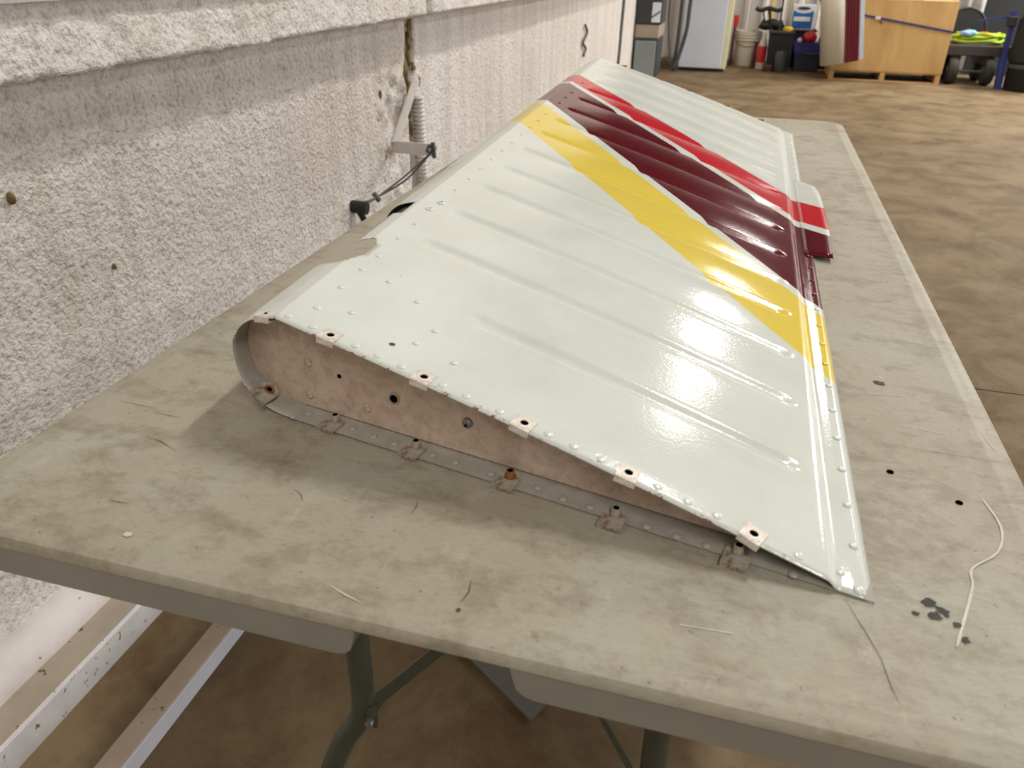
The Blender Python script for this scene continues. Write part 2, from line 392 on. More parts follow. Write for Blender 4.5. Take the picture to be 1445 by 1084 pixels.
# marks on the top: fastener holes, scratches, smudges
def flat_strip(pts, wid, z=0.0007):
    bm = B(); P = [Vector((a, b, H+z)) for a, b in pts]; L, R = [], []
    for i, q in enumerate(P):
        d = (P[min(i+1, len(P)-1)]-P[max(i-1, 0)]).normalized(); nrm = Vector((-d.y, d.x, 0))
        ww = wid*(0.35 if i in (0, len(P)-1) else 1.0)*random.uniform(0.7, 1.2)
        L.append(bm.verts.new(q+nrm*ww/2)); R.append(bm.verts.new(q-nrm*ww/2))
    for i in range(len(P)-1): bm.faces.new((R[i], R[i+1], L[i+1], L[i]))
    return bm
def mark(name, pts, wid, mat): obj(name, flat_strip(pts, wid), mat, top)
def splat(name, x, y, r, mat, asp=1.0, z=0.0007, ang=0.0):
    bm = B(); n = 14; vs = []
    for k in range(n):
        a = 2*math.pi*k/n; q = r*random.uniform(0.55, 1.15)
        u, v = q*math.cos(a)*asp, q*math.sin(a)
        vs.append(bm.verts.new((x+u*math.cos(ang)-v*math.sin(ang), y+u*math.sin(ang)+v*math.cos(ang), H+z)))
    bm.faces.new(vs); obj(name, bm, mat, top)
for x, y in ((0.662, 0.254), (0.705, 0.227)):
    bm = B(); lathe(bm, [(0.0026, 0.0), (0.0026, 0.0007)], (x, y, H), 14); obj('fastener_hole', bm, 'hole', top)
mark('pale_scratch', [(p_.x, p_.y) for p_ in curve_pts([(0.722, 0.237, 0), (0.727, 0.205, 0), (0.718, 0.175, 0), (0.698, 0.153, 0), (0.694, 0.134, 0), (0.682, 0.100, 0), (0.674, 0.078, 0)], 4)], 0.0017, 'mark_light')
mark('crack', [(0.616, 0.099), (0.620, 0.088), (0.626, 0.072), (0.631, 0.057), (0.634, 0.036), (0.637, 0.027)], 0.0004, 'mark_dark')
mark('pale_scratch', [(0.309, 0.021), (0.322, 0.016), (0.334, 0.013)], 0.0012, 'mark_light')
for P in ([(0.030, 0.172), (0.050, 0.1705), (0.069, 0.170)], [(0.073, 0.164), (0.086, 0.163), (0.098, 0.163)], [(0.238, 0.102), (0.246, 0.098), (0.251, 0.092)],
          [(0.330, 0.100), (0.331, 0.108), (0.329, 0.116)], [(0.120, 0.053), (0.129, 0.053), (0.136, 0.054)], [(0.391, 0.050), (0.393, 0.040), (0.391, 0.030)],
          [(0.09, 0.13), (0.105, 0.128), (0.125, 0.12)], [(0.71, 0.315), (0.717, 0.313)], [(0.073, 0.135), (0.078, 0.146)]):
    mark('dark_scratch', P, 0.0006, 'mark_dark')
for P in ([(0.68, 0.33), (0.715, 0.325)], [(0.74, 0.36), (0.748, 0.31)], [(0.66, 0.38), (0.69, 0.385)], [(0.52, 0.05), (0.55, 0.052)]):
    mark('pale_scratch', P, 0.0012, 'mark_light')
mark('crack', [(0.683, 0.2955), (0.70, 0.2935), (0.755, 0.2925)], 0.0004, 'mark_dark')
for x, y, r, a in ((0.665, 0.111, 0.0045, 1.2), (0.667, 0.101, 0.0042, 1.0), (0.6715, 0.107, 0.0035, 1.2), (0.656, 0.0995, 0.002, 1.2), (0.678, 0.097, 0.003, 1.2), (0.680, 0.085, 0.0028, 1.1), (0.6735, 0.103, 0.0016, 1), (0.392, 0.0235, 0.0018, 1.0), (0.6725, 0.404, 0.004, 1.4)):
    splat('smudge', x, y, r, 'mark_grey', a)
splat('chip', 0.158, 0.0255, 0.003, 'mark_light')

# ================================================================== the aircraft control surface
NA = Vector((0.185, 0.188, 0.0945)); NB = Vector((0.6265, 0.1023, 0.004)); FA = Vector((0.153, 1.8416, 0.117)); FB = Vector((0.631, 1.6153, 0.004))
BEADS = [0.0736, 0.1387, 0.2006, 0.268, 0.3285, 0.3965, 0.468, 0.535, 0.601, 0.6685, 0.737, 0.803, 0.875, 0.948]
sm = lambda a, b, x: (lambda q: q*q*(3-2*q))(max(0.0, min(1.0, (x-a)/(b-a))))
def TS(s, t, bead=True):
    p_ = (1-s)*((1-t)*NA+t*FA)+s*((1-t)*NB+t*FB)
    z = 0.004*math.sin(math.pi*max(0, min(1, s)))
    if bead:
        for k, tb in enumerate(BEADS):
            d = abs(t-tb)
            if d < 0.0085:
                s0 = 0.285 if k == 0 else 0.088
                env = sm(s0, s0+0.035, s)*(1-sm(0.895, 0.932, s))
                z -= 0.0036*env*math.cos(0.5*math.pi*d/0.0085)**2
    # step down to the trailing-edge flange
    z -= 0.0035*sm(0.953, 0.966, s)
    if s > 0.966: z += 0.0035*sm(0.966, 1.0, s)*0.9-0.0010*sm(0.98, 1.02, s)
    # riveted strips at both ends are pressed down a little
    z -= 0.0016*(1-sm(0.0, 0.0125, t)) + 0.0016*sm(0.9875, 1.0, t)
    return Vector((p_.x, p_.y, p_.z+z+H))
NOSE = curve_pts([(0, 1.0, 0), (0.003, 0.993, 0), (0.014, 0.966, 0), (0.028, 0.915, 0), (0.040, 0.825, 0), (0.049, 0.69, 0), (0.0525, 0.57, 0), (0.0505, 0.36, 0), (0.044, 0.22, 0), (0.032, 0.12, 0), (0.016, 0.04, 0), (-0.005, 0.018, 0)], 4)
ARC = [0.0]
for a, b in zip(NOSE, NOSE[1:]): ARC.append(ARC[-1]+math.hypot(b.x-a.x, (b.y-a.y)*0.0945))
def NP(i, t, inset=0.0):
    A_ = (1-t)*NA+t*FA; Bq = (1-t)*NB+t*FB
    d = Vector((A_.x-Bq.x, A_.y-Bq.y, 0)).normalized(); zc = TS(0, t).z-H
    k = A_.z/NA.z; wv = NOSE[i].x*k
    z = max(zc*NOSE[i].y, 0.0022)
    q = Vector((A_.x, A_.y, 0))+d*(wv-inset*(1 if wv > 0.03 else 0)); return Vector((q.x, q.y, z+H-inset*(NOSE[i].y > 0.6)+inset*(NOSE[i].y < 0.2)))
tset = {0.0, 0.004, 0.008, 0.0125, 0.02, 0.03, 0.98, 0.9875, 0.994, 1.0}
for tb in BEADS:
    for k in range(-6, 7): tset.add(round(tb+0.0085*k/6, 5))
tset |= {round(0.066+0.002*i, 5) for i in range(28)} | {round(0.160+0.002*i, 5) for i in range(20)}
tl = sorted(x for x in tset if 0 <= x <= 1); tl = [x for i, x in enumerate(tl) if i == 0 or x-tl[i-1] > 0.0007]
sl = [0.0, 0.004, 0.008, 0.012, 0.016, 0.020, 0.035, 0.05, 0.07, 0.088, 0.095, 0.103, 0.112, 0.123, 0.15, 0.2, 0.25, 0.285, 0.295, 0.307, 0.32, 0.36]+[0.40+0.05*i for i in range(10)]+[0.88, 0.895, 0.903, 0.912, 0.921, 0.932, 0.945, 0.953, 0.9575, 0.962, 0.966, 0.975, 0.985, 1.0, 1.012]
sl = sorted(set(sl))
EL = thing('aircraft_elevator', 'white ribbed aircraft control surface with yellow, maroon and red stripes lying on the table', 'aircraft part', (0.4, 0.9, H))
bm = B(); La = bm.verts.layers.float.new('chord'); Lb = bm.verts.layers.float.new('span')
cols = [('n', i) for i in range(len(NOSE)-1, 0, -1)]+[('s', s) for s in sl]
G2 = []
for tt in tl:
    row = []
    for kind, v in cols:
        vt = bm.verts.new(NP(v, tt) if kind == 'n' else TS(v, tt)); vt[La] = -ARC[v]/0.45 if kind == 'n' else v; vt[Lb] = tt; row.append(vt)
    G2.append(row)
def cut(kind, v, tt):
    ss = -ARC[v]/0.45 if kind == 'n' else v
    lo = 0.074 if ss < -0.01 else 0.074+0.016*sm(-0.01, 0.02, ss)
    hi = 0.1155-0.10*max(0, min(0.1, -ss-0.0)) if ss < 0.004 else 0.1155-0.005*sm(0.004, 0.018, ss)
    if ss < 0.0185 and lo < tt < hi and ss > -0.55: return True
    if -0.55 < ss < -0.036-0.02*sm(0.13, 0.165, tt)*0 and 0.074 < tt < 0.194: return True
    if ss < -0.009 and 0.168 < tt < 0.194 and ss > -0.55: return True
    return False
for i in range(len(tl)-1):
    for k in range(len(cols)-1):
        kd, v = cols[k+1] if cols[k+1][0] == 'n' else cols[k]
        if cut(kd, v, (tl[i]+tl[i+1])/2): continue
        bm.faces.new((G2[i][k], G2[i][k+1], G2[i+1][k+1], G2[i+1][k]))
bmesh.ops.delete(bm, geom=[v for v in bm.verts if not v.link_faces], context='VERTS')
skin = obj('skin', bm, ['skin', 'inside'], EL, smooth='auto')
md = skin.modifiers.new('thickness', 'SOLIDIFY'); md.thickness = 0.0009; md.offset = -1; md.material_offset = 1; md.material_offset_rim = 0
# flat lower skin, resting on the table
bm = B(); rows = []
for i in range(41):
    tt = i/40; A_ = NP(len(NOSE)-2, tt); Bq = TS(1.014, tt, False)
    rows.append([bm.verts.new(Vector((A_.x+(Bq.x-A_.x)*k/12, A_.y+(Bq.y-A_.y)*k/12, H+0.0022-0.0006*k/12))) for k in range(13)])
for a, b in zip(rows, rows[1:]):
    for k in range(12): bm.faces.new((a[k], a[k+1], b[k+1], b[k]))
lower = obj('lower_skin', bm, 'inside', EL); md = lower.modifiers.new('thickness', 'SOLIDIFY'); md.thickness = 0.0009; md.offset = -1
# end ribs set back inside the skin, spar
def rib(t0, name, mat):
    bm = B(); pts = [NP(i, t0, 0.0013) for i in range(len(NOSE)-2, -1, -1)]+[TS(s, t0, False)-Vector((0, 0, 0.0016)) for s in (0.05, 0.1, 0.2, 0.3, 0.4, 0.5, 0.6, 0.7, 0.8, 0.88, 0.925)]
    a = TS(0.925, t0, False); pts.append(Vector((a.x, a.y, H+0.003)))
    vs = [bm.verts.new(q) for q in pts]; f = bm.faces.new(vs); bmesh.ops.triangulate(bm, faces=[f])
    r = obj(name, bm, mat, EL); m = r.modifiers.new('thickness', 'SOLIDIFY'); m.thickness = 0.001; m.offset = 0; return r
web = rib(0.0138, 'rib', 'rib'); rib(0.986, 'rib', 'inside')
bm = B(); vs = []
for i in range(21):
    tt = 0.0145+0.97*i/20; a = TS(0.035, tt, False); vs.append((bm.verts.new((a.x, a.y, H+0.003)), bm.verts.new(a-Vector((0, 0, 0.002)))))
for a, b in zip(vs, vs[1:]): bm.faces.new((a[0], b[0], b[1], a[1]))
sp = obj('spar', bm, 'inside', EL); m = sp.modifiers.new('thickness', 'SOLIDIFY'); m.thickness = 0.001
# dark plug added for the black interior of the second cut-out
a = TS(-0.02, 0.181, False); bm = B(); box(bm, a.x-0.012, a.x+0.022, a.y-0.03, a.y+0.032, H+0.03, a.z-0.010, 0.003)
obj('dark_plug', bm, 'black', EL)
# fixed trim tab on the trailing edge, bent up off the table
bm = B(); La = bm.verts.layers.float.new('chord'); Lb = bm.verts.layers.float.new('span'); rows = []
for tt, smx, zz in ((0.425, 1.060, 0.0075), (0.44, 1.061, 0.0076), (0.50, 1.066, 0.008), (0.56, 1.068, 0.008), (0.61, 1.067, 0.008), (0.645, 1.062, 0.008), (0.668, 1.052, 0.008), (0.684, 1.028, 0.006), (0.690, 1.010, 0.0045)):
    row = []
    for k in range(6):
        s = 0.985+(smx-0.985)*k/5; b = (1-s)*((1-tt)*NA+tt*FA)+s*((1-tt)*NB+tt*FB)
        v = bm.verts.new((b.x, b.y, H+0.0052+(zz-0.0052)*k/5)); v[La] = s; v[Lb] = tt; row.append(v)
    rows.append(row)
for a, b in zip(rows, rows[1:]):
    for k in range(5): bm.faces.new((a[k], a[k+1], b[k+1], b[k]))
tabo = obj('trim_tab', bm, ['skin', 'skin'], EL, smooth='auto'); m = tabo.modifiers.new('thickness', 'SOLIDIFY'); m.thickness = 0.0012; m.offset = -1
# rivets, screws
def dome(name, r, h, mat, seg=12):
    bm = B(); lathe(bm, [(r, -0.0003), (r, h*0.15), (r*0.88, h*0.6), (r*0.6, h*0.9), (r*0.2, h)], (0, 0, 0), seg)
    me = bpy.data.meshes.new(name); bm.to_mesh(me); bm.free(); me.materials.append(MT[mat])
    for f in me.polygons: f.use_smooth = True
    return me
RV = {}
def rivet(s, tt, r=0.0034, h=0.0011, name='rivet', mat=None):
    q = TS(s, tt, False); e1 = TS(s+0.004, tt, False)-TS(s-0.004, tt, False); e2 = TS(s, min(1, tt+0.002), False)-TS(s, max(0, tt-0.002), False)
    nrm = e1.cross(e2).normalized(); nrm = nrm if nrm.z > 0 else -nrm
    key = (mat or PAINT[stripe_rgb(s, tt)], r, h)
    if key not in RV: RV[key] = dome('rivet', r, h, key[0])
    return inst(name, RV[key], EL, q, Vector((0, 0, 1)).rotation_difference(nrm).to_matrix())
for tt in (0.021, 0.0481, 0.0742, 0.0964, 0.1278, 0.1564, 0.2379, 0.2708, 0.3022, 0.3337, 0.3669, 0.4, 0.4349, 0.4694, 0.505, 0.5404, 0.5755, 0.6107, 0.6475, 0.6841, 0.722, 0.7616, 0.7996, 0.84, 0.88, 0.92, 0.96): rivet(0.0475, tt, 0.0034)
for s, tt in ((0.0412, 0.1869), (0.0487, 0.2047)):
    r = rivet(s, tt, 0.0052, 0.0018, 'screw')
    bm = B(); lathe(bm, [(0.0011, 0), (0.0011, 0.0004)], WORLD[r.name]+Vector((0, 0, 0.0016)), 8); obj('slot', bm, 'hole', r)
for s, tt in ((0.106, 0.0294), (0.1129, 0.0732), (0.1913, 0.065), (0.2596, 0.0448), (0.2458, 0.0274), (0.3251, 0.025)): rivet(s, tt, 0.0030, 0.0012)
rivet(0.124, 0.0848, 0.0016, 0.0005); rivet(0.2117, 0.0183, 0.0026, 0.0003, 'rivet_hole', 'mark_grey')
for s in (0.018, 0.0704, 0.1592, 0.2047, 0.2509, 0.3301, 0.3744, 0.4352, 0.5203, 0.5644, 0.6098, 0.7005, 0.7474, 0.792, 0.9109): rivet(s, 0.0054, 0.0034, 0.0009)
for k in range(31):
    tt = 0.0311+0.0302*k
    if tt < 0.97: rivet(0.996, tt, 0.0032, 0.0014)
rivet(0.972, 0.0102, 0.003, 0.0012); rivet(0.996, 0.0035, 0.004, 0.0016)
# spring clips over the near edge of the upper skin
E1 = (NB-NA); E1.z = 0; E1.normalize(); N1 = Vector((-E1.y, E1.x, 0))
def clip_mesh(L, Wd, rh, th=0.0011):
    """folded plate: top leaf with a hole, bend over the edge, short lower leaf; local x along edge, y inwards, z out"""
    bm = bmesh.new(); n = 16; top_o, top_i = [], []
    for zz in (0.0, th):
        o, i = [], []
        for k in range(n):
            a = 2*math.pi*k/n; c, s = math.cos(a), math.sin(a); mx = max(abs(c), abs(s))
            o.append(bm.verts.new((c/mx*Wd/2, L/2+s/mx*L/2, zz))); i.append(bm.verts.new((c*rh, L/2+s*rh, zz)))
        top_o.append(o); top_i.append(i)
    for k in range(n):
        j = (k+1) % n
        bm.faces.new((top_o[1][k], top_o[1][j], top_i[1][j], top_i[1][k])); bm.faces.new((top_o[0][j], top_o[0][k], top_i[0][k], top_i[0][j]))
        bm.faces.new((top_o[0][k], top_o[0][j], top_o[1][j], top_o[1][k])); bm.faces.new((top_i[0][j], top_i[0][k], top_i[1][k], top_i[1][j]))
    box(bm, -Wd/2, Wd/2, -0.0012, 0.0006, -0.0045, th*0.9, 0.0003)
    box(bm, -Wd/2, Wd/2, -0.0008, L*0.75, -0.0045, -0.0034, 0.0002)
    return bm
def clip(s, rot=0.0, top=True):
    q = TS(s, 0.0, False) if s >= 0 else NP(8, 0.0)
    ax = (TS(s+0.02, 0, False)-TS(s-0.02, 0, False)).normalized() if s >= 0 else (TS(0.02, 0, False)-NP(10, 0)).normalized()
    nz = ax.cross(N1).normalized(); nz = nz if nz.z > 0 else -nz; ay = nz.cross(ax)
    if ay.dot(N1) < 0: ay = -ay
    R = Matrix((ax, ay, nz)).transposed() @ Matrix.Rotation(rot, 3, 'Z')
    bm = clip_mesh(0.0145, 0.0150, 0.0031); me = bpy.data.meshes.new('nut_clip'); bm.to_mesh(me); bm.free(); me.materials.append(MT['clip'])
    o = inst('nut_clip', me, EL, q+nz*0.0006, R)
    bm = bmesh.new(); lathe(bm, [(0.0030, -0.0004), (0.0030, 0.0004)], (0, 0.00725, 0), 14); mh = bpy.data.meshes.new('bore'); bm.to_mesh(mh); bm.free(); mh.materials.append(MT['hole'])
    h = bpy.data.objects.new('bore', mh); C.objects.link(h); h.parent = o
for s, r in ((0.1075, 0.08), (0.2933, 0.05), (0.4746, -0.05), (0.6512, 0.06), (0.8388, -0.22), (-0.03, 0)): clip(s, r)
for s in (0.131, 0.34, 0.4873, 0.686, 0.858):
    q = TS(s, 1.0, False); bm = B(); box(bm, q.x-0.008, q.x+0.008, q.y-0.006, q.y+0.003, q.z-0.004, q.z+0.0018, 0.0006); obj('nut_clip', bm, 'rust', EL)
# clips with barrel nuts on the lower lip
E1b = E1; yaxis = N1
for k, (x, y) in enumerate(((0.1585, 0.2005), (0.2255, 0.1892), (0.3036, 0.1726), (0.3853, 0.1554), (0.4675, 0.1340), (0.5505, 0.1187))):
    bm = bmesh.new(); prism(bm, [(-0.0085, -0.011), (0.0085, -0.011), (0.0085, 0.002)]+[(0.0085*math.cos(math.radians(a)), 0.002+0.0085*math.sin(math.radians(a))) for a in range(15, 180, 15)]+[(-0.0085, 0.002)], 'z', 0.0, 0.0012)
    box(bm, -0.0085, 0.0085, -0.0122, -0.0108, -0.0032, 0.0012, 0.0002)
    me = bpy.data.meshes.new('nut_clip'); bm.to_mesh(me); bm.free(); me.materials.append(MT['clip_low'])
    R = Matrix((E1, N1, Vector((0, 0, 1)))).transposed()
    if k == 0: R = R @ Matrix.Rotation(0.62, 3, 'Y')
    o = inst('nut_clip', me, EL, Vector((x, y, H+0.0028+(0.0125 if k == 0 else 0))), R)
    bm = bmesh.new(); hh = 0.0015 if k == 0 else 0.0068
    lathe(bm, [(0.0048, 0.001), (0.0042, 0.0022), (0.0033, hh*0.7+0.001), (0.0032, hh), (0.0022, hh), (0.0022, hh-0.0005)], (0, 0.003, 0), 14)
    mb = bpy.data.meshes.new('barrel'); bm.to_mesh(mb); bm.free(); mb.materials.append(MT['rust' if k in (0, 3) else 'clip_low'])
    for f in mb.polygons: f.use_smooth = True
    b2 = bpy.data.objects.new('barrel', mb); C.objects.link(b2); b2.parent = o
    bm = bmesh.new(); lathe(bm, [(0.0022, hh-0.0003), (0.0022, hh+0.0002)], (0, 0.003, 0), 12); mb = bpy.data.meshes.new('bore'); bm.to_mesh(mb); bm.free(); mb.materials.append(MT['hole'])
    b2 = bpy.data.objects.new('bore', mb); C.objects.link(b2); b2.parent = o
rl = dome('lower_rivet', 0.0033, 0.0014, 'inside')
for x, y in ((0.1736, 0.2047), (0.1984, 0.1976), (0.2439, 0.187), (0.2648, 0.1812), (0.2852, 0.1766), (0.3199, 0.1706), (0.34, 0.166), (0.3705, 0.1595), (0.4082, 0.1533), (0.429, 0.1455), (0.4493, 0.1415), (0.4904, 0.132), (0.511, 0.1274), (0.5312, 0.1238), (0.5856, 0.1113)):
    inst('rivet', rl, EL, (x, y, H+0.0023))
# rib fittings
A0 = Vector((0.2198, 0.1812, 0)); E0 = Vector((0.9817, -0.1904, 0)); N0 = Vector((0.1904, 0.9817, 0))
def on_web(u, z, out=0.0012): return A0+E0*u+N0*(0.0221-out)+Vector((0, 0, H+z))
def disc_web(name, u, z, r, h, mat, seg=16, prof=None, out=0.0006, parent=None):
    bm = bmesh.new(); lathe(bm, prof or [(r, 0), (r, h)], (0, 0, 0), seg); me = bpy.data.meshes.new(name); bm.to_mesh(me); bm.free(); me.materials.append(MT[mat])
    for f in me.polygons: f.use_smooth = bool(prof)
    R = Vector((0, 0, 1)).rotation_difference(-N0).to_matrix()
    return inst(name, me, parent or web, on_web(u, z, out), R)
disc_web('rivet_hole', 0.0047, 0.0412, 0.0019, 0.0006, 'hole')
disc_web('grommet', 0.0582, 0.0351, 0.005, 0.001, 'clip_low', prof=[(0.0052, 0), (0.005, 0.001), (0.004, 0.0013), (0.0034, 0.0011)])
disc_web('bore', 0.0582, 0.0351, 0.0034, 0.0009, 'hole', out=0.0014)
disc_web('screw', 0.125, 0.0323, 0.004, 0.003, 'steel', prof=[(0.0043, 0), (0.0043, 0.0014), (0.0036, 0.003), (0.002, 0.0036), (0.001, 0.0036)])
disc_web('bore', 0.1248, 0.0312, 0.0013, 0.0006, 'hole', 6, out=0.0040)
for u, z in ((-0.0267, 0.0458), (-0.0296, 0.0146), (0.03, 0.018)): disc_web('dimple', u, z, 0.004, 0.0005, 'rib', prof=[(0.0042, 0), (0.003, 0.0006), (0.001, 0.0009)])

# ================================================================== things by the wall
# bar bracket with a guide roller and wire, flexible conduit in the wall joint
bk = thing('wall_bracket', 'pale flat-bar bracket with wire and black guide roller fixed to the wall behind the table', 'bracket', (-0.48, 1.95, H-0.17))
def bar(bm, a, b, wv, tv):
    a, b, wv, tv = map(Vector, (a, b, wv, tv)); r0, r1 = [], []
    for p_, lst in ((a, r0), (b, r1)):
        for i, k in ((-1, -1), (1, -1), (1, 1), (-1, 1)): lst.append(bm.verts.new(p_+wv*i+tv*k))
    for k in range(4): bm.faces.new((r0[k], r0[(k+1) % 4], r1[(k+1) % 4], r1[k]))
    bm.faces.new(r0[::-1]); bm.faces.new(r1); return bm
bm = B(); bar(bm, (-0.488, 1.955, H-0.165), (-0.470, 2.10, H+0.0), (0, 0.022, -0.006), (0.003, 0, 0)); obj('strut', bm, 'white_paint', bk)
bm = B(); bar(bm, (-0.51, 1.945, H-0.175), (-0.352, 1.942, H-0.175), (0, 0.003, 0), (0, 0, 0.018)); arm = obj('arm', bm, 'white_paint', bk)
bm = B(); tube(bm, [(-0.362, 1.90, H-0.17), (-0.362, 1.965, H-0.17)], 0.006, 10); tube(bm, [(-0.362, 1.925, H-0.17), (-0.362, 1.938, H-0.17)], 0.015, 6); obj('bolt', bm, 'bolt', arm, smooth='auto')
bm = B(); tube(bm, [(-0.356, 1.93, H-0.150), (-0.352, 1.93, H-0.195)], 0.007, 8); obj('bolt', bm, 'bolt', arm, smooth='auto')
for d in (0.0, 0.012):
    bm = B(); tube(bm, curve_pts([(-0.360, 1.92, H-0.18), (-0.41, 1.84+d, H-0.232-d), (-0.455, 1.74, H-0.272), (-0.472, 1.665, H-0.284+d)], 5), 0.0028, 6); obj('wire', bm, 'bolt', bk, smooth='auto')
bm = B(); tube(bm, [(-0.505, 1.66, H-0.284), (-0.455, 1.662, H-0.286)], 0.018, 14); tube(bm, [(-0.478, 1.66, H-0.30), (-0.468, 1.675, H-0.335)], 0.009, 10); obj('roller', bm, 'black', bk, smooth='auto')
bm = B(); tube(bm, [(-0.468, 1.735, H-0.262), (-0.45, 1.735, H-0.285)], 0.008, 8); obj('clamp', bm, 'bolt', bk, smooth='auto')
bm = B(); P = []; R_ = []
for i in range(49):
    k = i/48; P.append((-0.490, 2.155+0.02*k, H-0.055-0.32*k)); R_.append(0.021 if i % 2 else 0.0135)
tube(bm, P, R_, 12); tag(obj('flexible_conduit', bm, 'white_paint'), 'corrugated pale conduit standing in the open wall joint behind the bracket', 'conduit')
for k, (y, z, r) in enumerate(((2.085, 0.02, 0.022), (2.11, -0.03, 0.02), (2.10, -0.09, 0.022), (2.13, 0.11, 0.02), (2.14, 0.15, 0.015), (1.90, -0.02, 0.009), (1.865, -0.15, 0.010), (2.2, -0.02, 0.012), (1.89, -0.27, 0.010), (2.125, 0.06, 0.016), (2.15, 0.20, 0.014), (2.145, 0.235, 0.016), (2.12, -0.15, 0.016), (1.93, -0.10, 0.008), (1.95, 0.0, 0.008), (1.91, -0.20, 0.009), (1.87, -0.08, 0.006), (2.16, 0.03, 0.012))):
    bm = B(); bmesh.ops.create_icosphere(bm, subdivisions=2, radius=1)
    for v in bm.verts:
        f = 1+1.1*noise.noise(v.co*2.3+Vector((k*3, 0, 0))); v.co = Vector((-0.503+v.co.x*r*0.45*f, y+v.co.y*r*0.6*f, H+z+v.co.z*r*1.5*f))
    tag(obj('foam_lump', bm, 'foam', bpy.data.objects['wall_left'], smooth=True))
# small things stuck to the wall
for (y, z, r) in ((0.7501, -0.1419, 0.005), (0.589, 0.0201, 0.008)):
    bm = B(); bmesh.ops.create_icosphere(bm, subdivisions=2, radius=r)
    for v in bm.verts: v.co = Vector((WX+0.002+v.co.x, y+v.co.y*0.7, H+z+v.co.z*1.2))
    obj('foam_lump', bm, 'foam', bpy.data.objects['wall_left'], smooth=True)
bm = B(); tube(bm, curve_pts([(WX+0.012, 4.97, H-0.03), (WX+0.014, 5.04, H-0.08), (WX+0.012, 4.93, H-0.13), (WX+0.014, 5.02, H-0.17), (WX+0.012, 4.97, H-0.21)], 5), 0.008, 6)
tag(obj('wire_tail', bm, 'bolt', smooth=True), 'thin curly wire tail hanging on the far part of the wall', 'wire')
# painted beam lying on the floor
be = thing('white_beam', 'white painted timber beam lying on the floor under the near end of the table', 'beam', (-0.233, 0.5, 0))
bm = B(); box(bm, -0.253, -0.214, -0.7, 1.6, 0.0, 0.033, 0.001); obj('core', bm, 'beam_side', be)
bm = B(); box(bm, -0.2545, -0.218, -0.7, 1.6, 0.0325, 0.0355, 0.0008); obj('dusty_top', bm, 'beam_top', be)
bm = B(); prism(bm, [(0.33, 0.51), (0.455, 0.80), (0.225, 0.955), (0.10, 0.665)], 'z', 0.0, 0.006)
tag(obj('rubber_sheet', bm, 'grey_sheet'), 'dark grey flat sheet lying on the floor beneath the table', 'sheet')

# ================================================================== far end of the workshop
MT['fridge'] = plain('white_enamel', (206, 210, 218), 0.35, 0, 0.03, 2)
MT['cream'] = plain('cream_plastic', (206, 200, 164), 0.5, 0, 0.05, 6)
MT['grey_box'] = plain('grey_box_paint', (132, 138, 136), 0.5, 0.1, 0.05, 5)
MT['dark_box'] = plain('dark_box_paint', (52, 54, 58), 0.5, 0, 0.1, 5)
MT['paper'] = plain('white_label', (214, 218, 226), 0.6, 0, 0.05, 10)
MT['bucket'] = plain('white_bucket_plastic', (196, 184, 172), 0.45, 0, 0.04, 5)
MT['bred'] = plain('red_plastic', (190, 34, 34), 0.4, 0, 0.08, 8)
MT['dred'] = plain('dark_red_handle', (74, 26, 22), 0.5, 0, 0.1, 8)
MT['blue'] = plain('blue_plastic', (24, 34, 110), 0.45, 0, 0.08, 8)
MT['navy'] = plain('navy_plastic', (20, 24, 48), 0.5, 0, 0.08, 8)
MT['label_blue'] = plain('label_blue', (36, 96, 170), 0.5, 0, 0.05, 8)
MT['dgrey'] = plain('charcoal', (40, 40, 42), 0.6, 0, 0.12, 10)
MT['mgrey'] = plain('mid_grey_plastic', (66, 66, 68), 0.5, 0, 0.1, 10)
MT['yellow'] = plain('yellow_plastic', (206, 170, 40), 0.5, 0, 0.08, 10)
MT['ywood'] = plain('yellow_handle', (196, 160, 84), 0.5, 0, 0.08, 10)
t = NT('plywood')
g = t.ramp(t.noise(2.6, 5, 0.6, t.pos((1, 1, 0.35)), 0.8), [(0.3, srgb(168, 128, 80)), (0.7, srgb(202, 164, 108))])
t.col(t.mix(0.5, g, t.ramp(t.noise(30, 4, 0.6, t.pos((4, 1, 0.3))), [(0.3, G(0.75)), (0.6, G(1))]), 'MULTIPLY')); t.set(0.65, 0, 0.3); MT['ply'] = t.m
MT['strap'] = plain('blue_strap', (52, 50, 104), 0.7, 0, 0.1, 20)
MT['flap_white'] = plain('off_white_paint', (204, 196, 180), 0.35, 0, 0.03, 5)
MT['flap_maroon'] = plain('maroon_paint', (96, 26, 36), 0.35, 0, 0.05, 5)
MT['flap_grey'] = plain('blue_grey_edge', (132, 140, 146), 0.5, 0, 0.05, 5)
MT['lime'] = plain('lime_hose', (160, 190, 26), 0.5, 0, 0.12, 16)
MT['orange'] = plain('orange_cord', (220, 116, 40), 0.5, 0, 0.1, 16)
MT['skyblue'] = plain('pale_blue_cloth', (130, 168, 190), 0.8, 0, 0.1, 16)
MT['tarp'] = plain('pale_grey_tarp', (184, 182, 178), 0.5, 0, 0.12, 6)
MT['cart'] = plain('brown_black_deck', (58, 50, 46), 0.6, 0, 0.1, 8)
MT['tyre'] = plain('tyre_rubber', (46, 44, 38), 0.8, 0, 0.1, 10)
MT['rollerblue'] = plain('blue_painted_steel', (34, 48, 110), 0.45, 0, 0.1, 10)

